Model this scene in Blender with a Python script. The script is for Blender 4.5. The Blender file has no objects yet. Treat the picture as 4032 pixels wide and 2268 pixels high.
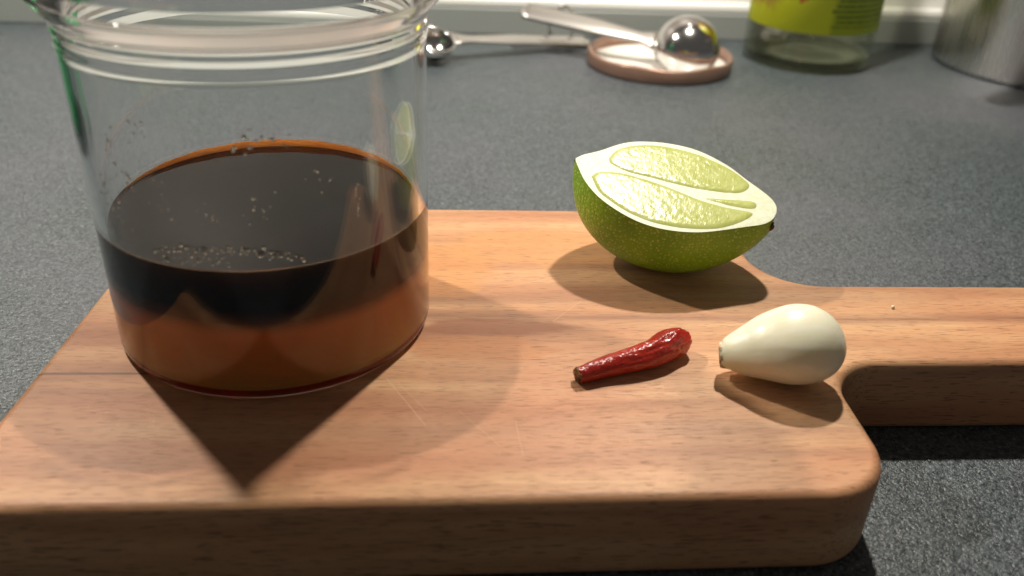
import bpy, bmesh, math, random
import numpy as np
from mathutils import Vector, Matrix, noise
random.seed(7)
S = 0.001                                   # the scene is written in millimetres
sc = bpy.context.scene
col = sc.collection

# ------------------------------------------------------------------ camera
PITCH, ROLL, YAW = 0.5225, 0.04445, 0.08133
cp, sp = math.cos(PITCH), math.sin(PITCH)
fwd = Vector((0, cp, -sp)); rgt = Vector((1, 0, 0)); upv = rgt.cross(fwd)
r2 = rgt * math.cos(ROLL) + upv * math.sin(ROLL)
u2 = -rgt * math.sin(ROLL) + upv * math.cos(ROLL)
RZ = Matrix.Rotation(-YAW, 3, 'Z')
r2, u2, f2 = RZ @ r2, RZ @ u2, RZ @ fwd
cam = bpy.data.cameras.new('camera')
co = bpy.data.objects.new('camera', cam); col.objects.link(co)
M = Matrix(((r2.x, u2.x, -f2.x, 0), (r2.y, u2.y, -f2.y, 0), (r2.z, u2.z, -f2.z, 135 * S), (0, 0, 0, 1)))
co.matrix_world = M
cam.sensor_width = 36; cam.lens = 30.25
cam.clip_start = 0.01; cam.clip_end = 20
cam.dof.use_dof = True; cam.dof.focus_distance = 0.262; cam.dof.aperture_fstop = 11.5
sc.camera = co

# ------------------------------------------------------------------ light
w = bpy.data.worlds.new('World'); sc.world = w; w.use_nodes = True
bg = w.node_tree.nodes['Background']
bg.inputs[0].default_value = (1.0, 0.94, 0.86, 1); bg.inputs[1].default_value = 0.085
def lamp(name, loc, power, rad, colr):
    l = bpy.data.lights.new(name, 'AREA'); l.shape = 'DISK'; l.size = 2 * rad * S; l.energy = power; l.color = colr
    o = bpy.data.objects.new(name, l); col.objects.link(o); o.location = Vector(loc) * S
    return o
WARM = (1.0, 0.92, 0.80)
lamp('cabinet_lamp', (143, 458, 430), 3.3, 12, WARM)
lamp('cabinet_lamp.001', (-290, 458, 430), 3.4, 12, WARM)
vs = sc.view_settings
vs.view_transform = 'Standard'; vs.look = 'None'; vs.exposure = 0.0; vs.gamma = 1.0
sc.cycles.max_bounces = 16; sc.cycles.transparent_max_bounces = 48; sc.cycles.transmission_bounces = 14
sc.cycles.glossy_bounces = 8; sc.cycles.volume_bounces = 3
sc.cycles.caustics_reflective = True; sc.cycles.caustics_refractive = True
sc.cycles.sample_clamp_indirect = 20.0; sc.cycles.blur_glossy = 0.2
sc.cycles.use_guiding = True; sc.cycles.use_surface_guiding = True; sc.cycles.guiding_training_samples = 128
sc.cycles.use_denoising = True

# ------------------------------------------------------------------ helpers
class NT:
    def __init__(self, name):
        self.m = bpy.data.materials.new(name); self.m.use_nodes = True
        self.t = self.m.node_tree; self.t.nodes.clear()
        self.out = self.t.nodes.new('ShaderNodeOutputMaterial')
    def n(self, typ, ins=None, **props):
        nd = self.t.nodes.new('ShaderNode' + typ)
        for k, v in props.items(): setattr(nd, k, v)
        for k, v in (ins or {}).items(): self.set(nd.inputs[k], v)
        return nd
    def set(self, sock, v):
        if isinstance(v, bpy.types.NodeSocket): self.t.links.new(v, sock)
        elif isinstance(v, bpy.types.Node): self.t.links.new(v.outputs[0], sock)
        else:
            if isinstance(v, tuple) and len(v) == 3 and sock.type == 'RGBA': v = v + (1,)
            sock.default_value = v
    def math(self, op, a, b=0.0, c=None, clamp=False):
        d = {0: a, 1: b}
        if c is not None: d[2] = c
        return self.n('Math', d, operation=op, use_clamp=clamp).outputs[0]
    def mix(self, f, a, b, typ='MIX'):
        nd = self.n('Mix', data_type='RGBA', blend_type=typ)
        self.set(nd.inputs[0], f); self.set(nd.inputs[6], a); self.set(nd.inputs[7], b)
        return nd.outputs[2]
    def ramp(self, f, stops, interp='LINEAR'):
        nd = self.n('ValToRGB', {0: f}); cr = nd.color_ramp; cr.interpolation = interp
        while len(cr.elements) < len(stops): cr.elements.new(0.5)
        for e, (p, c) in zip(cr.elements, stops):
            e.position = p; e.color = (c, c, c, 1) if isinstance(c, (int, float)) else tuple(c) + (1,)
        return nd.outputs[0]
    def obj(self): return self.n('TexCoord').outputs['Object']
    def scale(self, v, s, loc=(0, 0, 0), rot=(0, 0, 0)):
        return self.n('Mapping', {'Vector': v, 'Scale': s, 'Location': loc, 'Rotation': rot}).outputs[0]
    def noise(self, v, scale, detail=3, rough=0.5, dist=0.0):
        return self.n('TexNoise', {'Vector': v, 'Scale': scale, 'Detail': detail, 'Roughness': rough, 'Distortion': dist}).outputs[0]
    def bump(self, h, strength, dist, normal=None):
        d = {'Height': h, 'Strength': strength, 'Distance': dist}
        if normal is not None: d['Normal'] = normal
        return self.n('Bump', d).outputs[0]
    def bsdf(self, **k):
        nd = self.n('BsdfPrincipled')
        for a, v in k.items(): self.set(nd.inputs[a.replace('_', ' ')], v)
        return nd
    def done(self, sh, vol=None):
        if sh is not None: self.set(self.out.inputs[0], sh)
        if vol is not None: self.set(self.out.inputs[1], vol)
        return self.m

def mesh_obj(name, verts, faces, mat, parent=None, smooth=True, uvs=None):
    me = bpy.data.meshes.new(name)
    me.from_pydata([(x * S, y * S, z * S) for x, y, z in verts], [], faces)
    bm = bmesh.new(); bm.from_mesh(me); bmesh.ops.recalc_face_normals(bm, faces=bm.faces); bm.to_mesh(me); bm.free()
    if smooth:
        for p in me.polygons: p.use_smooth = True
    me.materials.append(mat)
    o = bpy.data.objects.new(name, me); col.objects.link(o)
    if parent: o.parent = parent
    return o
def thing(name, label, cat, loc=(0, 0, 0)):
    o = bpy.data.objects.new(name, None); col.objects.link(o)
    o.location = Vector(loc) * S; o.empty_display_size = 0.02
    o['label'] = label; o['category'] = cat
    return o
def tag(o, label, cat): o['label'] = label; o['category'] = cat; return o
def lathe(profile, n=96, close=False, a0=0, a1=2 * math.pi):
    """profile of (r, z); closed loop when close"""
    v, f = [], []; full = abs(a1 - a0 - 2 * math.pi) < 1e-6
    cols = n if full else n + 1; m = len(profile)
    for i in range(cols):
        a = a0 + (a1 - a0) * i / n
        for r, z in profile: v.append((r * math.cos(a), r * math.sin(a), z))
    for i in range(n):
        j = (i + 1) % cols
        for k in range(m if close else m - 1):
            k2 = (k + 1) % m
            f.append((i * m + k, j * m + k, j * m + k2, i * m + k2))
    return v, f
def weld(o, d=1e-6):
    bm = bmesh.new(); bm.from_mesh(o.data); bmesh.ops.remove_doubles(bm, verts=bm.verts, dist=d)
    bmesh.ops.recalc_face_normals(bm, faces=bm.faces); bm.to_mesh(o.data); bm.free()
def cr(pts, n):
    """Catmull-Rom through pts of any dimension"""
    P = [np.array(p, float) for p in pts]; P = [2 * P[0] - P[1]] + P + [2 * P[-1] - P[-2]]
    out = []; segs = len(P) - 3
    for i in range(n + 1):
        t = i / n * segs; k = min(int(t), segs - 1); u = t - k
        a, b, c, d = P[k:k + 4]
        out.append(0.5 * (2 * b + (c - a) * u + (2 * a - 5 * b + 4 * c - d) * u * u + (3 * b - a - 3 * c + d) * u ** 3))
    return out
def tube(path, radii, n=20, cap=True, shape=None):
    """skin along path; shape(a, i) scales the radius"""
    v, f = [], []; m = len(path); up0 = np.array((0, 0, 1.0))
    for i, p in enumerate(path):
        t = path[min(i + 1, m - 1)] - path[max(i - 1, 0)]; t = t / np.linalg.norm(t)
        s = np.cross(t, up0); s /= np.linalg.norm(s); q = np.cross(s, t)
        for k in range(n):
            a = 2 * math.pi * k / n; r = radii[i] * (shape(a, i) if shape else 1)
            v.append(tuple(p + s * math.cos(a) * r + q * math.sin(a) * r))
    for i in range(m - 1):
        for k in range(n):
            k2 = (k + 1) % n
            f.append((i * n + k, i * n + k2, (i + 1) * n + k2, (i + 1) * n + k))
    if cap:
        f.append(tuple(range(n))); f.append(tuple(reversed(range((m - 1) * n, m * n))))
    return v, f
def box(x0, x1, y0, y1, z0, z1):
    v = [(x, y, z) for x in (x0, x1) for y in (y0, y1) for z in (z0, z1)]
    return v, [(0, 1, 3, 2), (4, 6, 7, 5), (0, 4, 5, 1), (2, 3, 7, 6), (0, 2, 6, 4), (1, 5, 7, 3)]
def fb(x, y, z, s): return noise.fractal(Vector((x, y, z)) * s, 1.0, 2.0, 3)

# ------------------------------------------------------------------ materials
def m_counter():
    t = NT('worktop_laminate'); o = t.obj()
    a = t.noise(o, 850, 2, 0.65)
    b = t.noise(t.scale(o, (1, 1, 1), (3, 1, 0)), 1350, 1, 0.5, 1.4)
    big = t.noise(o, 9, 2)
    base = t.mix(t.ramp(a, [(0.36, 0.0), (0.66, 1.0)]), (0.018, 0.026, 0.031), (0.098, 0.121, 0.131))
    base = t.mix(t.math('MULTIPLY', t.ramp(b, [(0.62, 0.0), (0.72, 1.0)]), 0.6), base, (0.38, 0.42, 0.44))
    base = t.mix(t.ramp(b, [(0.29, 0.6), (0.38, 0.0)]), base, (0.008, 0.010, 0.012))
    base = t.mix(t.math('MULTIPLY', t.ramp(big, [(0.40, 0), (0.65, 1)]), 0.30), base, (0.105, 0.095, 0.125))
    bp = t.bump(t.math('ADD', a, t.math('MULTIPLY', b, 0.6)), 0.5, 0.0008)
    return t.done(t.bsdf(Base_Color=base, Roughness=t.ramp(big, [(0.35, 0.33), (0.65, 0.44)]), Normal=bp, Specular_IOR_Level=0.5))
def m_wood():
    t = NT('beech_wood'); o = t.obj()
    xyz = t.n('SeparateXYZ', {0: o}); X, Y, Z = xyz.outputs
    wob = t.noise(t.scale(o, (9, 8, 8)), 1.0, 2); wb2 = t.noise(t.scale(o, (70, 220, 90)), 1.0, 2)
    wv = t.n('VectorMath', {0: o, 1: t.n('CombineXYZ', {1: t.math('MULTIPLY', t.math('SUBTRACT', wob, 0.5), 0.010)})}, operation='ADD').outputs[0]
    band = t.noise(t.scale(wv, (5, 95, 60)), 1.0, 3, 0.55)
    fine = t.noise(t.scale(wv, (30, 900, 900)), 1.0, 2, 0.6)
    colr = t.ramp(band, [(0.28, (0.36, 0.150, 0.075)), (0.45, (0.55, 0.285, 0.145)), (0.58, (0.65, 0.370, 0.195)), (0.78, (0.70, 0.445, 0.25))])
    colr = t.mix(t.math('MULTIPLY', t.math('SUBTRACT', fine, 0.35), 0.55, clamp=True), colr, (0.34, 0.18, 0.09))
    # pinkish and orange patches
    pk = t.noise(t.scale(o, (14, 40, 40), (2, 7, 0)), 1.0, 2)
    colr = t.mix(t.ramp(pk, [(0.48, 0), (0.70, 0.55)]), colr, (0.52, 0.21, 0.11))
    # long dark streaks
    stk = t.noise(t.scale(wv, (2.2, 60, 60), (0.4, 0.1, 0)), 1.0, 2, 0.5)
    colr = t.mix(t.ramp(stk, [(0.54, 0), (0.68, 0.55)]), colr, (0.26, 0.12, 0.07))
    def streak(y, wd, x0, x1, strength, c, prev, wobx=0.003):
        yy = t.math('ADD', y, t.math('MULTIPLY', t.math('SUBTRACT', wob, 0.5), wobx * 2.5))
        d = t.math('ABSOLUTE', t.math('SUBTRACT', Y, yy))
        f = t.math('SUBTRACT', 1.0, t.math('DIVIDE', d, wd), clamp=True)
        gx = t.n('MapRange', {0: X, 1: x0, 2: x0 + 0.02}).outputs[0]; gx2 = t.n('MapRange', {0: X, 1: x1, 2: x1 - 0.02}).outputs[0]
        f = t.math('MULTIPLY', t.math('MULTIPLY', f, strength), t.math('MULTIPLY', gx, gx2))
        f = t.math('MULTIPLY', f, t.math('ADD', 0.45, fine))
        return t.mix(f, prev, c)
    colr = streak(0.2165, 0.0040, -0.03, 0.40, 0.75, (0.25, 0.115, 0.07), colr)
    colr = streak(0.1885, 0.0008, -0.13, -0.06, 0.95, (0.10, 0.05, 0.03), colr, 0.0006)
    colr = streak(0.1640, 0.0060, -0.04, 0.12, 0.55, (0.28, 0.13, 0.08), colr)
    colr = streak(0.1555, 0.0030, 0.0, 0.12, 0.45, (0.30, 0.13, 0.08), colr)
    # reddish patches beside the jar and orange patch along the rear edge
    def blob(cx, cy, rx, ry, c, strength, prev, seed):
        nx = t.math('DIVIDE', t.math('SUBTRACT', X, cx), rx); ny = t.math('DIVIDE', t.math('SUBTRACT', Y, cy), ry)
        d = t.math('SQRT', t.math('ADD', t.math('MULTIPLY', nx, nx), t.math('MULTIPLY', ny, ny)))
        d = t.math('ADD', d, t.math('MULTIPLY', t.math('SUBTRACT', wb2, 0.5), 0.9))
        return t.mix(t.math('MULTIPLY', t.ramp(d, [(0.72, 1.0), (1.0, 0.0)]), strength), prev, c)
    colr = blob(-0.035, 0.163, 0.085, 0.020, (0.50, 0.215, 0.115), 0.42, colr, 5)
    colr = blob(0.045, 0.158, 0.040, 0.014, (0.54, 0.27, 0.155), 0.35, colr, 6)
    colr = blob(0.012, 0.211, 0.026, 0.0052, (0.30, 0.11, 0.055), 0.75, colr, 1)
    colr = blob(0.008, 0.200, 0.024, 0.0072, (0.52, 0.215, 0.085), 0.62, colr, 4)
    colr = blob(-0.006, 0.246, 0.022, 0.020, (0.60, 0.27, 0.09), 0.60, colr, 2)
    colr = blob(0.035, 0.262, 0.045, 0.016, (0.60, 0.29, 0.11), 0.65, colr, 3)
    # short dark pores of beech
    fl = t.noise(t.scale(o, (140, 3000, 1900)), 1.0, 1, 0.4)
    fl2 = t.noise(t.scale(o, (190, 2600, 1700), (5, 9, 2)), 1.0, 1, 0.4)
    pore = t.math('MAXIMUM', t.ramp(fl, [(0.63, 0), (0.68, 1)]), t.ramp(fl2, [(0.64, 0), (0.69, 1)]))
    colr = t.mix(t.math('MULTIPLY', pore, 0.56), colr, (0.17, 0.075, 0.03))
    # knife scratches
    def scratch(x0, y0, x1, y1, wd, prev, s):
        dx, dy = x1 - x0, y1 - y0; ln = math.hypot(dx, dy); dx /= ln; dy /= ln
        px = t.math('SUBTRACT', X, x0); py = t.math('SUBTRACT', Y, y0)
        al = t.math('ADD', t.math('MULTIPLY', px, dx), t.math('MULTIPLY', py, dy))
        ac = t.math('ABSOLUTE', t.math('SUBTRACT', t.math('MULTIPLY', px, dy), t.math('MULTIPLY', py, dx)))
        f = t.math('MULTIPLY', t.math('LESS_THAN', ac, wd), t.math('MULTIPLY', t.math('GREATER_THAN', al, 0), t.math('LESS_THAN', al, ln)))
        return t.mix(t.math('MULTIPLY', f, s), prev, (0.80, 0.60, 0.40))
    for (a, b, c, d, wd, s) in [(-0.017, 0.186, -0.006, 0.166, 0.00010, .38), (-0.014, 0.184, -0.006, 0.172, 0.00007, .3), (0.002, 0.172, 0.012, 0.158, 0.00007, .25),
                                (0.018, 0.235, 0.030, 0.239, 0.00007, .4), (0.030, 0.214, 0.040, 0.226, 0.00007, .3), (0.016, 0.168, 0.017, 0.155, 0.00007, .25)]:
        colr = scratch(a, b, c, d, wd, colr, s)
    h = t.math('SUBTRACT', t.math('MULTIPLY', fine, 0.4), pore)
    bp = t.bump(h, 0.25, 0.0002)
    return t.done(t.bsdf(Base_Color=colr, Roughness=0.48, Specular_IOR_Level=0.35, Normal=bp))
def thin_glass(name, tint, rough=0.02, refl=1.0, smear=False):
    t = NT(name)
    f = t.n('LayerWeight', {0: 0.5}).outputs['Facing']
    f5 = t.math('POWER', f, 5.0)
    fac = t.math('ADD', 0.042 * refl, t.math('MULTIPLY', f5, 0.9 * refl), clamp=True)
    edge = t.mix(t.math('POWER', f, 4.0), tint, tuple(c * k for c, k in zip(tint, (0.80, 0.90, 0.83))))
    nm = {}
    tr = t.n('BsdfTransparent', {0: edge}); gl = t.n('BsdfGlossy', {'Color': (1, 1, 1, 1), 'Roughness': rough})
    sh = t.n('MixShader', {0: fac, 1: tr, 2: gl})
    return t.done(sh)
def solid_glass(name, tint, rough=0.0):
    t = NT(name)
    return t.done(t.bsdf(Base_Color=tint, Roughness=rough, IOR=1.5, Transmission_Weight=1.0))
def m_steel(name, colr=(0.62, 0.61, 0.60), rough=0.14, brushed=None):
    t = NT(name); o = t.obj()
    r = rough; k = dict(Base_Color=colr, Metallic=1.0, Roughness=rough)
    if brushed:
        nz = t.noise(t.scale(o, brushed), 1.0, 3)
        k['Roughness'] = t.ramp(nz, [(0.3, rough * 0.8), (0.7, rough * 1.4)])
        k['Normal'] = t.bump(nz, 0.03, 0.0002)
    return t.done(t.bsdf(**k))

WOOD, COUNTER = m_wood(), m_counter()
STEEL = m_steel('polished_steel'); SATIN = m_steel('satin_steel', (0.60, 0.58, 0.55), 0.30); BRUSHED = m_steel('brushed_steel', (0.66, 0.64, 0.62), 0.26, (380, 380, 8))

# ------------------------------------------------------------------ setting
ZC = -24.0; YW = 657.0
v, f = box(-1500, 1500, -40, 700, ZC - 40, ZC)
c = mesh_obj('worktop', v, f, COUNTER, smooth=False); c['kind'] = 'structure'
def m_plain(name, colr, rough, spec=0.4, bumps=None):
    t = NT(name); o = t.obj(); k = dict(Base_Color=colr, Roughness=rough, Specular_IOR_Level=spec)
    nz = t.noise(o, 40, 3); k['Base_Color'] = t.mix(t.math('MULTIPLY', nz, 0.12), colr, tuple(x * 0.6 for x in colr))
    return t.done(t.bsdf(**k))
UPM = m_plain('grey_upstand', (0.26, 0.28, 0.27), 0.28)
WHITE = m_plain('white_panel', (0.80, 0.80, 0.78), 0.35)
v, f = box(-1500, 1500, YW, YW + 20, ZC, -5.0)
def bev(o, w_, seg=3):
    m = o.modifiers.new('bevel', 'BEVEL'); m.width = w_ * S; m.segments = seg; m.limit_method = 'ANGLE'
u = mesh_obj('upstand', v, f, UPM, smooth=False); bev(u, 1.0); u['kind'] = 'structure'
v, f = box(-1500, 1500, YW + 3, YW + 30, -4.9, 2.0)
u = mesh_obj('wall_trim', v, f, WHITE, smooth=False); bev(u, 2.5); u['kind'] = 'structure'
v, f = box(-1500, 1500, YW + 8, YW + 40, 2.05, 60)
u = mesh_obj('wall_panel', v, f, WHITE, smooth=False); u['kind'] = 'structure'
v, f = box(-1500, 1500, YW + 14, YW + 40, 60.05, 700)
u = mesh_obj('wall', v, f, m_plain('upper_wall', (0.30, 0.27, 0.25), 0.5), smooth=False); u['kind'] = 'structure'

# ------------------------------------------------------------------ cutting board
def board_outline():
    x0, x1, y0, y1, hy0, hy1, xe = -104.0, 104.8, 141.2, 293.5, 192.0, 237.3, 330.0
    pts = []
    def arc(cx, cy, r, a0, a1, n=14):
        for i in range(n + 1):
            a = math.radians(a0 + (a1 - a0) * i / n); pts.append((cx + r * math.cos(a), cy + r * math.sin(a)))
    arc(x0 - 6 + 9, y0 - 2.6 + 9, 9, 180, 270)
    arc(x1 - 19, y0 - 1.2 + 19, 19, 270, 360)
    arc(x1 + 15, hy0 - 15, 15, 180, 90)                 # notch in front of the handle
    arc(xe - 18, hy0 + 18, 18, -90, 0); arc(xe - 18, hy1 - 18, 18, 0, 90)
    arc(x1 + 17, hy1 + 20, 20, 270, 180)                # notch behind the handle
    arc(x1 - 3 - 12, y1 - 12, 12, 0, 90)
    arc(x0 + 1.5 + 10, y1 - 10, 10, 90, 180)
    return pts
ol = board_outline(); N = len(ol)
def inset(pts, d):
    out = []
    for i in range(len(pts)):
        a, b, c_ = np.array(pts[i - 1]), np.array(pts[i]), np.array(pts[(i + 1) % len(pts)])
        t1, t2 = b - a, c_ - b; t1 = t1 / (np.linalg.norm(t1) + 1e-9); t2 = t2 / (np.linalg.norm(t2) + 1e-9)
        nn = np.array((-(t1[1] + t2[1]), t1[0] + t2[0])); nn /= np.linalg.norm(nn)
        out.append(tuple(b + nn * d / max(0.6, abs(nn @ np.array((-t1[1], t1[0]))))))
    return out
R = 2.9; vv, ff = [], []; rings = []
for k in range(9):
    a = math.pi / 2 * k / 8; rings.append((R * (1 - math.cos(a)) , -R * (1 - math.sin(a))))
lv = [(R * (1 - math.cos(math.pi / 2 * k / 8)), ZC + R * (1 - math.sin(math.pi / 2 * k / 8))) for k in range(9)]
levels = [(i, z) for i, z in reversed(lv)] + [(i, z) for i, z in rings]
for ins, z in levels:
    for x, y in inset(ol, ins): vv.append((x, y, z))
L_ = len(levels)
for k in range(L_ - 1):
    for i in range(N):
        j = (i + 1) % N
        ff.append((k * N + i, k * N + j, (k + 1) * N + j, (k + 1) * N + i))
ff.append(tuple(reversed(range(N)))); ff.append(tuple(range((L_ - 1) * N, L_ * N)))
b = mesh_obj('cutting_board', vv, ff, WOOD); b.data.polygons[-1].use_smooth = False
tag(b, 'beech cutting board with a handle lying on the dark grey worktop', 'cutting board')

# ------------------------------------------------------------------ preserving jar
JX, JY, JR, JI = -50.1, 219.5, 43.6, 41.0
jar = thing('glass_jar', 'open clear preserving jar with thick rim standing on the cutting board', 'jar', (JX, JY, 0.05))
GLASS = thin_glass('jar_glass', (0.955, 0.975, 0.96))
RIMG = solid_glass('rim_glass', (0.90, 0.96, 0.92))
def arcp(cx, cz, r, a0, a1, n=8):
    return [(cx + r * math.cos(math.radians(a0 + (a1 - a0) * i / n)), cz + r * math.sin(math.radians(a0 + (a1 - a0) * i / n))) for i in range(n + 1)]

JG = solid_glass('jar_glass2', (0.985, 0.995, 0.985))
out_ = [(0.01, 0.4), (30, 0.35), (38, 0.2), (39.5, 0.05)] + arcp(JR - 2.6, 2.6, 2.6, -90, 0) + [(JR, 40), (JR, 80), (JR + 0.25, 81.2), (JR + 0.42, 81.9), (JR + 0.25, 82.6), (JR + 0.1, 83.2), (JR + 0.15, 84.6), (JR + 0.5, 85.2), (JR + 0.6, 85.9)]
rim = [(JR + 0.5, 86.6), (JR + 0.7, 87.6), (JR + 1.8, 89.2), (JR + 3.6, 91.0), (JR + 4.7, 93.2), (JR + 4.9, 96.5), (JR + 4.2, 99.2), (JR + 2.4, 100.4), (JR - 0.5, 100.6), (JI + 0.3, 99.6), (JI - 0.4, 97.5), (JI - 0.5, 92)]
inn = [(JI - 0.15, 88), (JI, 86), (JI, 30)] + arcp(JI - 3.2, 4.6, 3.2, 0, -90) + [(0.01, 1.4)]
def support(pr):
    """extra loops so that the long straight walls keep true normals"""
    o_ = [pr[0]]
    for a, b_ in zip(pr, pr[1:]):
        ln = math.hypot(b_[0] - a[0], b_[1] - a[1])
        if ln > 3.0:
            for q in (0.3 / ln, 0.5, 1 - 0.3 / ln): o_.append((a[0] + (b_[0] - a[0]) * q, a[1] + (b_[1] - a[1]) * q))
        o_.append(b_)
    return o_
v, f = lathe(support(out_ + rim + inn), 160); gj = mesh_obj('wall', v, f, JG, jar); weld(gj)

# ------------------------------------------------------------------ sauce
def m_sauce():
    t = NT('layered_sauce'); o = t.obj(); Z = t.n('SeparateXYZ', {0: o}).outputs[2]
    wz = t.math('ADD', Z, t.math('MULTIPLY', t.math('SUBTRACT', t.noise(t.scale(o, (25, 25, 10)), 1.0, 2), 0.5), 0.003))
    g = t.n('MapRange', {0: wz, 1: 0.0180, 2: 0.0265}, interpolation_type='SMOOTHSTEP').outputs[0]
    cl = t.ramp(g, [(0.0, (0.60, 0.29, 0.09)), (0.5, (0.13, 0.04, 0.015)), (1.0, (0.006, 0.004, 0.004))])
    return t.done(t.bsdf(Base_Color=cl, Roughness=0.03, IOR=1.30, Subsurface_Weight=1.0, Subsurface_Radius=(0.040, 0.014, 0.005), Subsurface_Scale=1.0))
SR = JI + 0.12
sauce = [(0.01, 1.28)] + [(r + (0.12 if r > JI - 1.5 else 0), z - 0.12) for r, z in reversed(arcp(JI - 3.2, 4.6, 3.2, 0, -90))] + [(SR, 30), (SR, 36.7), (SR - 0.5, 36.3), (SR - 1.4, 36.1), (0.01, 36.1)]
v, f = lathe(support(sauce), 160)
so = mesh_obj('sauce', v, f, m_sauce()); weld(so); so.location = (JX * S, JY * S, 0.00005)
tag(so, 'dark brown dipping sauce settling into an amber layer inside the glass jar', 'sauce')

# amber film the sauce left where it climbs the far side of the glass
t_ = NT('sauce_film'); fc_ = t_.ramp(t_.noise(t_.obj(), 120, 2), [(0.3, (0.88, 0.44, 0.14)), (0.7, (0.96, 0.56, 0.22))])
FILM = t_.done(t_.n('MixShader', {0: 0.06, 1: t_.n('MixShader', {0: 0.75, 1: t_.n('BsdfDiffuse', {0: fc_}), 2: t_.n('BsdfTranslucent', {0: fc_})}), 2: t_.n('BsdfGlossy', {1: 0.1})}))
vv, ff = [], []; nf = 90; fz = 36.2
for i in range(nf + 1):
    q = i / nf; a = math.radians(8 + 168 * q); hgt = 0.15 + 1.9 * math.sin(math.pi * q) ** 0.8 * (1 + 0.06 * math.sin(i * 0.7) + 0.04 * math.sin(i * 1.9))
    for r_, z in ((SR - 0.02, fz), (SR - 0.02, fz + hgt), (SR - 0.25, fz + hgt * 0.92), (SR - 0.6, fz + 0.05)):
        vv.append((r_ * math.cos(a), r_ * math.sin(a), z))
for i in range(nf):
    for k in range(4): ff.append((i * 4 + k, i * 4 + (k + 1) % 4, i * 4 + 4 + (k + 1) % 4, i * 4 + 4 + k))
ff += [(0, 1, 2, 3), (nf * 4 + 3, nf * 4 + 2, nf * 4 + 1, nf * 4)]
fo = mesh_obj('film', vv, ff, FILM, so)
# drops and smears on the inside of the glass
DG = solid_glass('drop_liquid', (0.93, 0.90, 0.84))
dv, df = [], []
def drop(ang, z, r, el=1.0):
    r *= 0.55 + 0.9 * rd.random() ** 2; a = math.radians(ang); nx, ny = math.cos(a), math.sin(a); b0 = len(dv); m, k = 8, 4
    for j in range(k + 1):
        ph = math.pi / 2 * j / k
        for i in range(m):
            th = 2 * math.pi * i / m; rr = r * math.cos(ph)
            tx = rr * math.cos(th); tz = rr * math.sin(th) * el; dp = JI - 0.02 - 0.6 * r * math.sin(ph)
            aa = a + tx / JI
            dv.append((dp * math.cos(aa), dp * math.sin(aa), z + tz))
    for j in range(k):
        for i in range(m):
            i2 = (i + 1) % m; df.append((b0 + j * m + i, b0 + j * m + i2, b0 + j * m + m + i2, b0 + j * m + m + i))
    df.append(tuple(b0 + i for i in range(m)))
rd = random.Random(11)
for _ in range(170):
    q = rd.random(); drop(-116 + 48 * q, 42.2 - 3.2 * (q - 0.45) ** 2 * 4 + rd.gauss(0, 0.45), rd.uniform(0.18, 0.62), rd.uniform(0.7, 1.2))
for _ in range(45):
    q = rd.random(); drop(-113 + 22 * q, 40.2 - rd.random() * 2.5, rd.uniform(0.15, 0.42), rd.uniform(1, 1.8))
for (a, z, r, n) in [(-115.3, 69, .5, 5), (-82.2, 66.9, .55, 4), (-77, 67.6, .4, 6), (-72, 68, .3, 5), (-128, 64.8, .45, 6), (-136, 39.1, .4, 4), (-133, 52, .45, 7), (-122, 57, .5, 5), (-129, 48, .35, 7), (-109, 56, .3, 3), (-109, 50, .3, 4), (-80, 52, .35, 6), (-95, 50, .28, 6), (-60, 57, .3, 5)]:
    for _ in range(n * 2): drop(a + rd.gauss(0, 2.4), z + rd.gauss(0, 1.8), r * rd.uniform(0.4, 1.1), rd.uniform(0.8, 1.5))
for i in range(16): drop(-48.6 + rd.gauss(0, 0.7), 46 + i * 0.55, rd.uniform(0.12, 0.3), 2.2)
dr = mesh_obj('droplets', dv, df, DG, jar); dr['kind'] = 'stuff'

# ------------------------------------------------------------------ lime half
Cf = np.array((70.2, 250.2, 26.3))
ex = np.array((0.9209, -0.35113, -0.16927)); ey = np.array((0.38467, 0.88885, 0.24896)); ez = np.array((0.06304, -0.29438, 0.95361))
TOP = [(-32.4, -0.8), (-31.2, 1.4), (-30.0, 3.0), (-26.3, 7.0), (-20.6, 14.4), (-14.8, 18.8), (-5.8, 22.4), (3.7, 23.4), (13.9, 20.6), (21.9, 15.9), (27.9, 12.4), (31.1, 10.0), (33.0, 7.0), (33.4, 4.0)]
BOT = [(-32.4, -0.8), (-31.6, -2.6), (-29.8, -5.4), (-26.4, -10.2), (-20.9, -15.2), (-14.5, -18.6), (-7.1, -20.8), (-0.4, -21.0), (5.9, -19.6), (12.0, -17.0), (17.8, -13.2), (25.5, -7.3), (30.2, -3.6), (32.7, 0.2), (33.4, 4.0)]
def sample(pts, xs):
    c_ = np.array(cr(pts, 300)); return np.interp(xs, c_[:, 0], c_[:, 1])
NX = 72
xs = np.array([-32.4 + 65.8 * (0.5 - 0.5 * math.cos(math.pi * i / NX)) for i in range(NX + 1)])
yt, yb = sample(TOP, xs), sample(BOT, xs)
mid, hw = (yt + yb) / 2, np.maximum((yt - yb) / 2, 0.02)
DEPTH = 27.5
NP = 48
def lw(x, y, z): return Cf + ex * x + ey * y + ez * z
def peel_pts():
    P = []
    for i, x in enumerate(xs):
        dp = max(DEPTH * max(0, 1 - abs(x / (32.4 if x < 0 else 34.6)) ** (2.4 if x < 0 else 2.1)) ** (0.55 if x < 0 else 0.62), hw[i] * 0.9)
        for k in range(NP + 1):
            a = math.pi * k / NP; sn = math.sin(a)
            wd = hw[i] + max(0, 0.95 * dp - hw[i]) * sn ** 0.8
            P.append(lw(x, mid[i] * (1 - 0.5 * sn) + wd * math.cos(a), -dp * sn ** 0.76))
    return P
P = peel_pts()
dz = 0.06 - min(p[2] for p in P)          # rest it on the board
Cf = Cf + np.array((0, 0, dz)); P = peel_pts()
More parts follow.
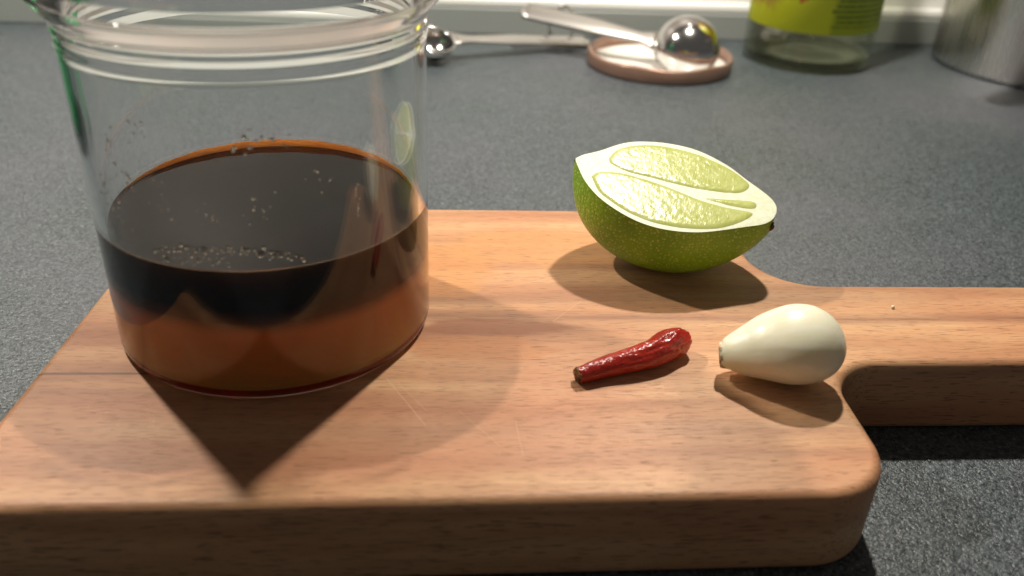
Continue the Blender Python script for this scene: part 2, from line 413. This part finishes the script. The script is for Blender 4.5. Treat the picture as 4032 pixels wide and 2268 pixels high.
def m_peel():
    t = NT('lime_peel'); o = t.obj()
    vo = t.n('TexVoronoi', {'Vector': o, 'Scale': 900.0, 'Randomness': 0.75}); d = vo.outputs['Distance']
    dots = t.ramp(d, [(0.16, 1.0), (0.42, 0.0)])
    sel = t.ramp(t.noise(o, 700, 1), [(0.32, 0.35), (0.55, 1.0)])
    big = t.noise(o, 60, 3)
    base = t.ramp(big, [(0.3, (0.145, 0.33, 0.009)), (0.7, (0.27, 0.48, 0.018))])
    colr = t.mix(t.math('MULTIPLY', t.math('MULTIPLY', dots, sel), 0.9), base, (0.52, 0.62, 0.14))
    # tan scar low on the stem end
    xyz = t.n('SeparateXYZ', {0: o}).outputs
    def dist(p, rx):
        q = t.n('VectorMath', {0: o, 1: tuple(c_ * S for c_ in p)}, operation='DISTANCE').outputs['Value']
        return t.math('ADD', t.math('DIVIDE', q, rx), t.math('MULTIPLY', t.math('SUBTRACT', t.noise(t.scale(o, (300, 300, 900)), 1, 3), 0.5), 1.2))
    pa = lw(21, -8, -15.5)
    colr = t.mix(t.math('MULTIPLY', t.ramp(dist(pa, 0.0068), [(0.5, 1.0), (0.95, 0.0)]), 0.75), colr, (0.30, 0.22, 0.09))
    h = t.math('ADD', d, t.math('MULTIPLY', t.noise(o, 300, 2), 0.4))
    return t.done(t.bsdf(Base_Color=colr, Roughness=0.36, Specular_IOR_Level=0.5, Normal=t.bump(h, 0.4, 0.0005), Subsurface_Weight=0.05, Subsurface_Radius=(0.002, 0.004, 0.0005), Subsurface_Scale=0.4))
def m_pith():
    t = NT('lime_pith'); o = t.obj(); nz = t.noise(o, 500, 3)
    return t.done(t.bsdf(Base_Color=t.ramp(nz, [(0.3, (0.62, 0.66, 0.44)), (0.7, (0.74, 0.75, 0.60))]), Roughness=0.5, Normal=t.bump(nz, 0.3, 0.0004), Subsurface_Weight=0.3, Subsurface_Radius=(0.002, 0.002, 0.001), Subsurface_Scale=0.5))
def m_pulp():
    t = NT('lime_pulp'); o = t.obj()
    ro = t.scale(o, (1, 1, 1), rot=(0, 0, 0.365)); ve = t.noise(t.scale(ro, (1300, 330, 700)), 1.0, 2, 0.6)
    nz = t.noise(o, 900, 3, 0.6, 1.0); big = t.noise(o, 130, 2)
    colr = t.ramp(big, [(0.3, (0.43, 0.475, 0.11)), (0.7, (0.53, 0.565, 0.21))])
    h = t.math('ADD', ve, t.math('MULTIPLY', nz, 0.8))
    return t.done(t.bsdf(Base_Color=colr, Roughness=0.24, Specular_IOR_Level=0.45, Normal=t.bump(h, 0.20, 0.0004), Coat_Weight=0.3, Coat_Roughness=0.10, Subsurface_Weight=0.5, Subsurface_Radius=(0.004, 0.004, 0.0015), Subsurface_Scale=0.6))
base0 = P[0] * 0 + np.array((Cf[0], Cf[1], 0))
lime = thing('lime_half', 'halved green lime with its cut face up, beside the garlic', 'lime', tuple(base0))
PEEL, PITH, PULP = m_peel(), m_pith(), m_pulp()
def rel(ps): return [tuple(np.array(p) - base0) for p in ps]
fc = []
for i in range(NX):
    for k in range(NP):
        a = i * (NP + 1) + k; fc.append((a, a + 1, a + NP + 2, a + NP + 1))
def offset_mat(o_):    # object coordinates in these materials are world-like: keep the material space at the scene origin
    return o_
pe = mesh_obj('peel', rel(P), fc, PEEL, lime)
# cut face: grid across the face, lightly domed, white pith
gv, gf = [], []; NG = 40
for i, x in enumerate(xs):
    for k in range(NG + 1):
        s_ = 1 - 2 * k / NG; y = mid[i] + hw[i] * s_
        e = 1 - abs(s_) ** 6; gv.append(lw(x, y, 0.02 + 0.10 * e * min(1, hw[i] / 10) + 0.04 * fb(x, y, 3, 0.35) * e))
for i in range(NX):
    for k in range(NG):
        a = i * (NG + 1) + k; gf.append((a, a + NG + 1, a + NG + 2, a + 1))
mesh_obj('pith', rel(gv), gf, PITH, lime)
SEG = [[(-22.6, 4.1), (-21.3, 9.8), (-17.6, 14.3), (-12.1, 18.0), (-5.3, 20.2), (4.2, 21.1), (14.2, 19.1), (20.5, 15.9), (23.2, 12.7), (20.4, 7.6), (9.9, 3.7), (0.9, 2.2), (-6.9, 1.4), (-15.2, 0.7), (-20.9, 1.8)],
       [(-25.2, -7.3), (-23.4, -3.8), (-16.7, -1.0), (-9.7, -0.4), (-2.6, -0.5), (3.6, -1.2), (10.0, -1.9), (18.1, -1.4), (24.6, 0.0), (26.4, -0.9), (24.4, -4.9), (19.8, -10.2), (15.4, -13.6), (9.2, -16.6), (3.3, -18.4), (-3.2, -19.2), (-10.2, -18.2), (-16.5, -15.7), (-21.1, -12.9)],
       [(9.0, -0.6), (15.6, 1.8), (21.5, 4.3), (25.9, 5.6), (26.9, 3.4), (24.8, 1.3), (18.0, -0.1)]]
from mathutils.geometry import delaunay_2d_cdt
def inside(p, poly):
    c_ = False; n_ = len(poly)
    for i in range(n_):
        x1, y1 = poly[i]; x2, y2 = poly[i - 1]
        if (y1 > p[1]) != (y2 > p[1]) and p[0] < (x2 - x1) * (p[1] - y1) / (y2 - y1) + x1: c_ = not c_
    return c_
def edge_d(p, poly):
    d = 1e9
    for i in range(len(poly)):
        a, b_ = poly[i - 1], poly[i]; ax, ay = b_[0] - a[0], b_[1] - a[1]; L2 = ax * ax + ay * ay + 1e-12
        t = max(0, min(1, ((p[0] - a[0]) * ax + (p[1] - a[1]) * ay) / L2))
        d = min(d, math.hypot(p[0] - a[0] - t * ax, p[1] - a[1] - t * ay))
    return d
for sg in SEG:
    ring = [tuple(q) for q in cr(sg + [sg[0]], len(sg) * 5)][:-1]
    pts = [Vector(q) for q in ring]; n0 = len(pts)
    x0, x1 = min(q[0] for q in ring), max(q[0] for q in ring); y0, y1 = min(q[1] for q in ring), max(q[1] for q in ring)
    st = 0.62; ny_ = int((y1 - y0) / st) + 1; nx_ = int((x1 - x0) / st) + 1
    for a in range(nx_):
        for b_ in range(ny_):
            q = (x0 + (a + 0.5 * (b_ % 2) + random.uniform(-.25, .25)) * st, y0 + (b_ + random.uniform(-.25, .25)) * st)
            if inside(q, ring) and edge_d(q, ring) > 0.3: pts.append(Vector(q))
    res = delaunay_2d_cdt(pts, [(i, (i + 1) % n0) for i in range(n0)], [list(range(n0))], 1, 1e-5)
    vs2 = []
    for q in res[0]:
        d = edge_d(q, ring); e = min(1, d / 1.2)
        # vesicles: long cells fanning towards the middle membrane
        cell = noise.cell(Vector((q[0] * 0.55 + 0.25 * q[1], q[1] * 0.8, 0))) - 0.5
        vs2.append(lw(q[0], q[1], 0.10 + e * (0.34 + 0.03 * cell + 0.06 * fb(q[0], q[1] * 1.6, 5, 0.9))))
    mesh_obj('segment', rel(vs2), [tuple(t_) for t_ in res[2]], PULP, lime)
# stem scar and blossom tip
t_ = NT('stem_brown'); STEMM = t_.done(t_.bsdf(Base_Color=t_.ramp(t_.noise(t_.obj(), 900, 3), [(0.3, (0.03, 0.018, 0.008)), (0.7, (0.14, 0.09, 0.04))]), Roughness=0.8))
def knob(name, c0, ax, r, h, mat, parent, b0):
    path = [c0 + ax * (h * k / 5) for k in range(6)]
    v_, f_ = tube(path, [r * q for q in (0.8, 1.0, 1.05, 0.95, 0.7, 0.35)], 14, shape=lambda a, i: 1 + 0.28 * math.sin(3 * a + i * 1.7) + 0.12 * math.sin(7 * a + i))
    return mesh_obj(name, [tuple(np.array(p) - b0) for p in v_], f_, mat, parent)
knob('stem_scar', lw(32.2, 0.6, -3.0), ex * 0.86 - ey * 0.4 - ez * 0.3, 1.5, 2.0, STEMM, lime, base0)
knob('tip', lw(-32.0, -0.9, -0.9), -ex * 0.95 + ey * 0.05, 0.55, 0.7, STEMM, lime, base0)

# ------------------------------------------------------------------ dried chilli
def m_chili():
    t = NT('chilli_skin'); o = t.obj(); nz = t.noise(o, 260, 4, 0.6); big = t.noise(o, 90, 2)
    colr = t.ramp(big, [(0.3, (0.32, 0.016, 0.009)), (0.55, (0.52, 0.034, 0.018)), (0.8, (0.60, 0.07, 0.025))])
    return t.done(t.bsdf(Base_Color=colr, Roughness=0.2, Specular_IOR_Level=0.5, Normal=t.bump(nz, 0.6, 0.0016), Subsurface_Weight=0.15, Subsurface_Radius=(0.003, 0.0004, 0.0003), Subsurface_Scale=0.5, Coat_Weight=0.2, Coat_Roughness=0.08))
CH = [(33.4, 183.6, 2.5, 2.35), (36, 184.5, 2.7, 2.6), (40, 186.2, 3.0, 2.95), (45, 188.0, 3.4, 3.3), (50, 189.6, 3.8, 3.7), (55, 191.8, 4.2, 4.1), (59.5, 194.6, 4.5, 4.3), (63.4, 197.0, 4.4, 3.9), (65.2, 198.1, 4.2, 3.0), (66.2, 198.7, 4.0, 1.8), (66.6, 198.9, 4.0, 0.3)]
cc = cr(CH, 90); path = [q[:3] for q in cc]; rad = [max(q[3] * 0.93, 0.15) for q in cc]
def wr(a, i):
    s_ = i / 90; am = 0.035 + 0.11 * max(0, s_ - 0.2)
    return 1 + am * (1.5 * fb(math.cos(a) * 2.2, math.sin(a) * 2.2, s_ * 7, 1.0)) + 0.10 * s_ * math.cos(2 * a + 3.2 * s_) - 0.10 * max(0, math.cos(a - 1.9 - 0.8 * math.sin(s_ * 6))) ** 6 * (s_ > 0.3) * min(1, (s_ - 0.3) * 5)
v, f = tube(path, rad, 72, shape=wr)
cb = np.array((48, 189, 0)); mz = min(q[2] for q in v)
chili = thing('dried_chilli', 'small glossy red dried chilli between the jar and the garlic clove', 'chilli', tuple(cb))
mesh_obj('pod', [tuple(np.array(q) - cb - np.array((0, 0, mz - 0.05))) for q in v], f, m_chili(), chili)
t_ = NT('chilli_cut'); CUT = t_.done(t_.bsdf(Base_Color=t_.ramp(t_.noise(t_.obj(), 800, 2), [(0.35, (0.10, 0.02, 0.01)), (0.7, (0.42, 0.24, 0.09))]), Roughness=0.7))
p0 = path[0]; ax = (path[0] - path[3]); ax /= np.linalg.norm(ax)
path2 = [p0 - ax * 0.6, p0 + ax * 0.1, p0 + ax * 0.45, p0 + ax * 0.3]
v, f = tube(path2, [2.05, 2.2, 1.85, 1.3], 36, shape=lambda a, i: 1 + 0.10 * math.sin(5 * a + i) + 0.07 * math.sin(11 * a))
mesh_obj('cut_end', [tuple(np.array(q) - cb - np.array((0, 0, mz - 0.05))) for q in v], f, CUT, chili)

# ------------------------------------------------------------------ garlic clove
def m_garlic():
    t = NT('garlic_flesh'); o = t.obj()
    nz = t.noise(t.scale(o, (30, 420, 420)), 1.0, 3)
    colr = t.ramp(nz, [(0.3, (0.86, 0.83, 0.62)), (0.7, (0.90, 0.88, 0.72))])
    return t.done(t.bsdf(Base_Color=colr, Roughness=0.32, Specular_IOR_Level=0.45, Normal=t.bump(nz, 0.12, 0.0006), Subsurface_Weight=0.6, Subsurface_Radius=(0.008, 0.006, 0.003), Subsurface_Scale=0.7))
GP = [(72.3, 187.2, 6.0, 3.0), (73.2, 187.0, 6.2, 3.8), (75.2, 186.8, 6.8, 5.2), (79.8, 186.3, 8.0, 7.5), (84.4, 185.6, 9.4, 9.5), (89, 185.0, 10.4, 10.8), (93, 185.2, 10.7, 11.0), (96.5, 185.6, 10.5, 10.2), (99.6, 186.2, 10.2, 8.3), (101.6, 186.7, 10.0, 5.6), (102.5, 187.0, 9.9, 2.8), (102.7, 187.1, 9.9, 0.4)]
gg = cr(GP, 70); path = [q[:3] for q in gg]; rad = [max(q[3], 0.1) for q in gg]
def gsh(a, i):
    s_ = min(1, max(0, i / 70 * 1.25)); k = math.sin(math.pi * s_) if s_ < 1 else 0
    # soft ridge facing the viewer, flatter back and belly
    d = (a - math.radians(8) + math.pi) % (2 * math.pi) - math.pi
    return 1 + k * (0.05 * math.exp(-(d / 0.5) ** 2) - 0.05 * math.exp(-((abs(d) - 1.0) / 0.55) ** 2)) + 0.012 * math.cos(2 * a)
v, f = tube(path, rad, 64, shape=gsh)
gb = np.array((92, 188, 0)); mz = min(q[2] for q in v)
gar = thing('garlic_clove', 'peeled cream garlic clove lying near the board handle', 'garlic', tuple(gb))
sh = gb + np.array((0, 0, mz - 0.05))
mesh_obj('clove', [tuple(np.array(q) - sh) for q in v], f, m_garlic(), gar)
t_ = NT('garlic_root'); RT = t_.done(t_.bsdf(Base_Color=t_.ramp(t_.noise(t_.obj(), 900, 3), [(0.35, (0.46, 0.31, 0.15)), (0.65, (0.78, 0.69, 0.46))]), Roughness=0.75, Normal=t_.bump(t_.noise(t_.obj(), 1200, 3), 0.8, 0.0006)))
p0 = path[0]; ax = path[0] - path[3]; ax /= np.linalg.norm(ax)
v, f = tube([p0 - ax * 1.0, p0 - ax * 0.1, p0 + ax * 0.35, p0 + ax * 0.5, p0 + ax * 0.25], [3.2, 3.3, 3.05, 2.3, 1.0], 40, shape=lambda a, i: 1 + 0.08 * math.sin(7 * a + i) + 0.07 * math.sin(17 * a + 2 * i) + 0.06 * math.sin(29 * a + 3 * i))
mesh_obj('root_end', [tuple(np.array(q) - sh) for q in v], f, RT, gar)

# ------------------------------------------------------------------ copper lid
t_ = NT('copper_paint'); COPPER = t_.done(t_.bsdf(Base_Color=t_.ramp(t_.noise(t_.obj(), 60, 2), [(0.3, (0.32, 0.19, 0.14)), (0.7, (0.38, 0.235, 0.175))]), Metallic=0.5, Roughness=0.36))
t_ = NT('lid_lining'); LINING = t_.done(t_.bsdf(Base_Color=(0.80, 0.78, 0.74), Roughness=0.3))
LX, LY, LR = 141.5, 582.5, 49.3
lid = thing('jar_lid', 'copper coloured screw lid lying upside down with white lining', 'lid', (LX, LY, ZC + 0.05))
prof = [(0.01, 0), (LR - 2.5, 0), (LR - 0.6, 0.8), (LR, 2.2), (LR, 8.6), (LR - 0.4, 9.6), (LR - 1.3, 10.0), (LR - 2.2, 9.6), (LR - 2.4, 8.8), (LR - 1.7, 7.8), (LR - 1.4, 2.2), (LR - 3, 1.3), (0.01, 1.3)]
v, f = lathe(prof, 120)
# six lugs press the rim inwards and lift it slightly
v = [(x * (1 - 0.012 * max(0, math.cos(6 * math.atan2(y, x))) ** 4 * (z > 7)), y * (1 - 0.012 * max(0, math.cos(6 * math.atan2(y, x))) ** 4 * (z > 7)), z + 0.5 * math.cos(6 * math.atan2(y, x)) * (z > 7)) for x, y, z in v]
mesh_obj('shell', v, f, COPPER, lid)
v, f = lathe([(0.01, 1.9), (LR - 11, 1.9), (LR - 9.5, 2.5), (LR - 4, 2.7), (LR - 2.2, 2.3)], 96)
mesh_obj('lining', v, f, LINING, lid)

# ------------------------------------------------------------------ measuring spoons
def spoon(name, label, cbowl, r, roll, width, end, flip):
    """hemispherical bowl with a flat strip handle; flip = bowl dome up"""
    cb_ = np.array(cbowl, float); end = np.array(end, float)
    d = end - cb_; ln = np.linalg.norm(d); d /= ln
    up_ = np.array((0, 0, 1.0)); s_ = np.cross(d, up_); s_ /= np.linalg.norm(s_); n_ = np.cross(s_, d)
    cr_, sr_ = math.cos(roll), math.sin(roll); s_, n_ = s_ * cr_ - n_ * sr_, n_ * cr_ + s_ * sr_
    sg = 1 if flip else -1
    root = thing(name, label, 'spoon', tuple(cb_))
    prof = [(r * math.cos(a), r * math.sin(a) * 0.96) for a in [math.pi / 2 * k / 16 for k in range(17)]]
    th = 0.9
    inner = [((r - th) * math.cos(a), (r - th) * math.sin(a) * 0.96) for a in [math.pi / 2 * k / 16 for k in range(16, -1, -1)]]
    loop = [(max(a, 0.01), b_) for a, b_ in prof + inner]
    loop = [(r + 0.7, 0.0), (r + 0.7, 0.6)] + [(r + 0.05, 0.8)] + loop[1:-1] + [(r - th, 0.0)]
    v_, f_ = lathe(loop, 64, close=True)
    vv_ = [tuple(s_ * x + d * y + n_ * (z * sg)) for x, y, z in v_]
    mesh_obj('bowl', vv_, f_, STEEL, root)
    # handle: tapering strip with rounded end and a hole
    hv, hf = [], []; K = 28; t0 = r * 0.98
    for k in range(K + 1):
        q = k / K; x = t0 + (ln - t0) * q
        wd = width * (0.62 + 0.38 * min(1, abs(q - 0.12) / 0.3) if q > 0.12 else 0.62 + 0.5 * (0.12 - q) / 0.12) / 2
        if q > 0.95: wd *= math.sqrt(max(0.02, 1 - ((q - 0.95) / 0.05) ** 2))
        crn = 0.5
        for sx, zz in ((-1, 0.0), (-0.6, 0.55 + crn), (0.6, 0.55 + crn), (1, 0.0), (0.6, -0.45), (-0.6, -0.45)):
            p = d * x + s_ * (sx * wd) + n_ * (zz * 0.8 + (0.3 if flip else -0.3))
            hv.append(tuple(p))
    for k in range(K):
        for j in range(6):
            j2 = (j + 1) % 6; hf.append((k * 6 + j, k * 6 + j2, k * 6 + 6 + j2, k * 6 + 6 + j))
    hf.append(tuple(range(6))); hf.append(tuple(reversed(range(K * 6, K * 6 + 6))))
    mesh_obj('handle', hv, hf, SATIN, root)
    return root, cb_, d, s_, n_, ln
spoon('measuring_spoon', 'steel measuring spoon with its bowl upturned over the copper lid', (156.5, 571.0, -9.0), 21.5, -0.62, 15.0, (48, 616, 3.5), True)
spoon('measuring_spoon', 'steel measuring spoon lying bowl up on the worktop behind the jar', (-13, 578, -8.2), 15.4, 0.35, 14.0, (101, 628, -19.5), False)
ringp = [np.array((79 + 10.5 * math.cos(a) * 0.9, 629 + 7 * math.cos(a) * 0.35 - 7 * math.sin(a) * 0.25, -9 + 13.5 * math.sin(a))) for a in [2 * math.pi * k / 40 for k in range(41)]]
v, f = tube(ringp, [1.0] * 41, 10, cap=False)
rg = mesh_obj('key_ring', v, f, STEEL)
tag(rg, 'thin steel wire ring joining the two measuring spoons', 'ring')

# ------------------------------------------------------------------ labelled bottle
BX, BY, BR = 254.0, 609.0, 44.2
bottle = thing('glass_bottle', 'empty clear glass bottle with a lime green label near the wall', 'bottle', (BX, BY, ZC + 0.05))
BG = thin_glass('bottle_glass', (0.93, 0.935, 0.895))
prof = [(0.01, 2.0), (34, 1.0), (39, 0)] + arcp(BR - 5, 5, 5, -90, 0) + [(BR, 30), (BR, 150), (BR - 2, 160), (BR - 8, 172), (24, 195), (19, 215), (19, 240)]
v, f = lathe(prof, 96); mesh_obj('body', v, f, BG, bottle)
inn = [(17, 240), (17, 214), (22, 194), (BR - 10, 171), (BR - 3, 150), (BR - 2.6, 30)] + arcp(BR - 9, 12, 6.4, 0, -80) + [(20, 8), (0.01, 10.5)]
v, f = lathe(inn, 96); mesh_obj('inner_wall', v, f, BG, bottle)
v, f = lathe([(0.01, 3.2)] + [(36, 2.2), (BR - 3.5, 2.8), (BR - 1.2, 6), (BR - 1.2, 8.2), (BR - 4, 7.6), (BR - 9, 5.6), (0.01, 7.0)], 96)
mesh_obj('base', v, f, thin_glass('bottle_base_glass', (0.62, 0.61, 0.50)), bottle)
def m_label():
    t = NT('printed_label'); uv = t.n('UVMap').outputs[0]
    U, V, _ = t.n('SeparateXYZ', {0: uv}).outputs
    def rng(x, a, b_): return t.math('MULTIPLY', t.math('GREATER_THAN', x, a), t.math('LESS_THAN', x, b_))
    def edge(x, a, b_): return t.n('MapRange', {0: x, 1: a, 2: b_}, interpolation_type='SMOOTHSTEP').outputs[0]
    colr = (0.74, 0.80, 0.018)
    # back panel of small dark print
    pan = edge(U, 0.47, 0.50)
    colr = t.mix(t.math('MULTIPLY', pan, 0.55), colr, (0.25, 0.36, 0.012))
    row = t.math('FRACT', t.math('MULTIPLY', V, 33.0)); rowi = t.math('FLOOR', t.math('MULTIPLY', V, 33.0))
    txt = t.math('MULTIPLY', rng(row, 0.28, 0.74), t.math('GREATER_THAN', t.noise(t.n('CombineXYZ', {0: t.math('MULTIPLY', U, 260.0), 1: t.math('MULTIPLY', rowi, 7.3)}), 1.0, 1), 0.40))
    ind = t.math('ADD', 0.475, t.math('MULTIPLY', t.n('TexWhiteNoise', {'W': rowi}, noise_dimensions='1D').outputs[0], 0.03))
    txt = t.math('MULTIPLY', txt, t.math('MULTIPLY', t.math('GREATER_THAN', U, ind), rng(V, 0.045, 0.9)))
    colr = t.mix(t.math('MULTIPLY', txt, 0.8), colr, (0.035, 0.075, 0.006))
    # orange leaf shape pointing down in the middle of the front
    du = t.math('SUBTRACT', U, t.math('ADD', 0.335, t.math('MULTIPLY', t.math('SUBTRACT', V, 0.16), 0.45)))
    wd_ = t.math('MULTIPLY', t.n('MapRange', {0: V, 1: 0.16, 2: 0.28}).outputs[0], 0.075)
    leaf = t.math('LESS_THAN', t.math('ABSOLUTE', du), wd_)
    lc = t.mix(t.n('MapRange', {0: du, 1: -0.02, 2: 0.02}).outputs[0], (0.62, 0.10, 0.012), (0.72, 0.26, 0.03))
    colr = t.mix(leaf, colr, lc)
    # brown photo area on the left
    nz = t.noise(t.n('CombineXYZ', {0: t.math('MULTIPLY', U, 30.0), 1: t.math('MULTIPLY', V, 12.0)}), 1.0, 3)
    br = t.math('MULTIPLY', t.math('SUBTRACT', 1.0, edge(U, 0.20, 0.27)), edge(t.math('ADD', V, t.math('MULTIPLY', nz, 0.2)), 0.17, 0.27))
    colr = t.mix(t.math('MULTIPLY', br, 0.8), colr, t.ramp(nz, [(0.35, (0.33, 0.15, 0.02)), (0.6, (0.50, 0.26, 0.06))]))
    return t.done(t.bsdf(Base_Color=colr, Roughness=0.4))
A0, A1 = math.radians(170), math.radians(365); nl = 64; z0, z1 = 27.0, 140.0
vv, ff = [], []
for i in range(nl + 1):
    a = A0 + (A1 - A0) * i / nl
    for r_ in (BR + 0.15, BR + 0.35):
        for z in (z0, z1): vv.append((r_ * math.cos(a), r_ * math.sin(a), z))
for i in range(nl):
    a, b_ = i * 4, i * 4 + 4
    ff += [(a + 2, b_ + 2, b_ + 3, a + 3), (a, a + 1, b_ + 1, b_), (a, b_, b_ + 2, a + 2), (a + 1, a + 3, b_ + 3, b_ + 1)]
ff += [(0, 2, 3, 1), (nl * 4, nl * 4 + 1, nl * 4 + 3, nl * 4 + 2)]
lb = mesh_obj('label', vv, ff, m_label(), bottle)
uvl = lb.data.uv_layers.new(name='UVMap')
for lp in lb.data.loops:
    x, y, z = lb.data.vertices[lp.vertex_index].co / S
    a = math.atan2(y, x)
    if a < math.radians(90): a += 2 * math.pi
    uvl.data[lp.index].uv = ((a - A0) / (A1 - A0), (z - z0) / (z1 - z0))

# ------------------------------------------------------------------ steel pot
PX, PY, PR = 426.0, 600.0, 73.0
pot = thing('steel_pot', 'brushed stainless steel pot standing by the wall at the right edge', 'pot', (PX, PY, ZC + 0.05))
prof = [(0.01, 0.6), (PR - 6, 0.4)] + arcp(PR - 4, 4.0, 4, -90, 0, 6) + [(PR, 60), (PR, 128), (PR + 1.5, 130), (PR + 1.2, 131), (PR - 1.0, 130), (PR - 1.2, 60), (PR - 1.2, 8), (PR - 5, 3), (0.01, 2.4)]
v, f = lathe(prof, 128); mesh_obj('body', v, f, BRUSHED, pot)

hp = [np.array(q, float) - np.array((PX, PY, ZC)) for q in ((372, 553, 76), (350, 537, 80), (322, 517, 82), (303, 503, 82), (297, 498.5, 81.5))]
v, f = tube(hp, [5.0, 7.5, 9.0, 9.0, 5.0], 20); mesh_obj('handle', v, f, BRUSHED, pot)

# ------------------------------------------------------------------ green bottle added out of view beyond the left edge, to colour the jar wall
GX, GY = -290.0, 404.0
t_ = NT('green_plastic'); GREEN = t_.done(t_.bsdf(Base_Color=(0.008, 0.30, 0.09), Roughness=0.25))
v, f = lathe([(0.01, 0.5), (36, 0.3), (39, 0.2), (41, 2), (41, 20), (41, 120), (38, 140), (26, 155), (13, 163), (13, 180), (0.01, 180)], 64)
gbt = mesh_obj('added_green_bottle', v, f, GREEN); gbt.location = (GX * S, GY * S, (ZC + 0.05) * S)
tag(gbt, 'green bottle added out of view, seen only through the left wall of the jar', 'bottle')

# ------------------------------------------------------------------ crumb on the handle
cv, cf = [], []
bmx = bmesh.new(); bmesh.ops.create_icosphere(bmx, subdivisions=2, radius=0.55)
for q in bmx.verts: q.co *= 1 + 0.35 * noise.noise(q.co * 2.3)
cv = [tuple(q.co) for q in bmx.verts]; cf = [tuple(x.index for x in q.verts) for q in bmx.faces]; bmx.free()
t_ = NT('bread_crumb'); cmb = mesh_obj('crumb', cv, cf, t_.done(t_.bsdf(Base_Color=(0.85, 0.78, 0.6), Roughness=0.7))); cmb.location = (137.5 * S, 221.8 * S, 0.5 * S)
tag(cmb, 'tiny pale crumb on the handle of the cutting board', 'crumb')
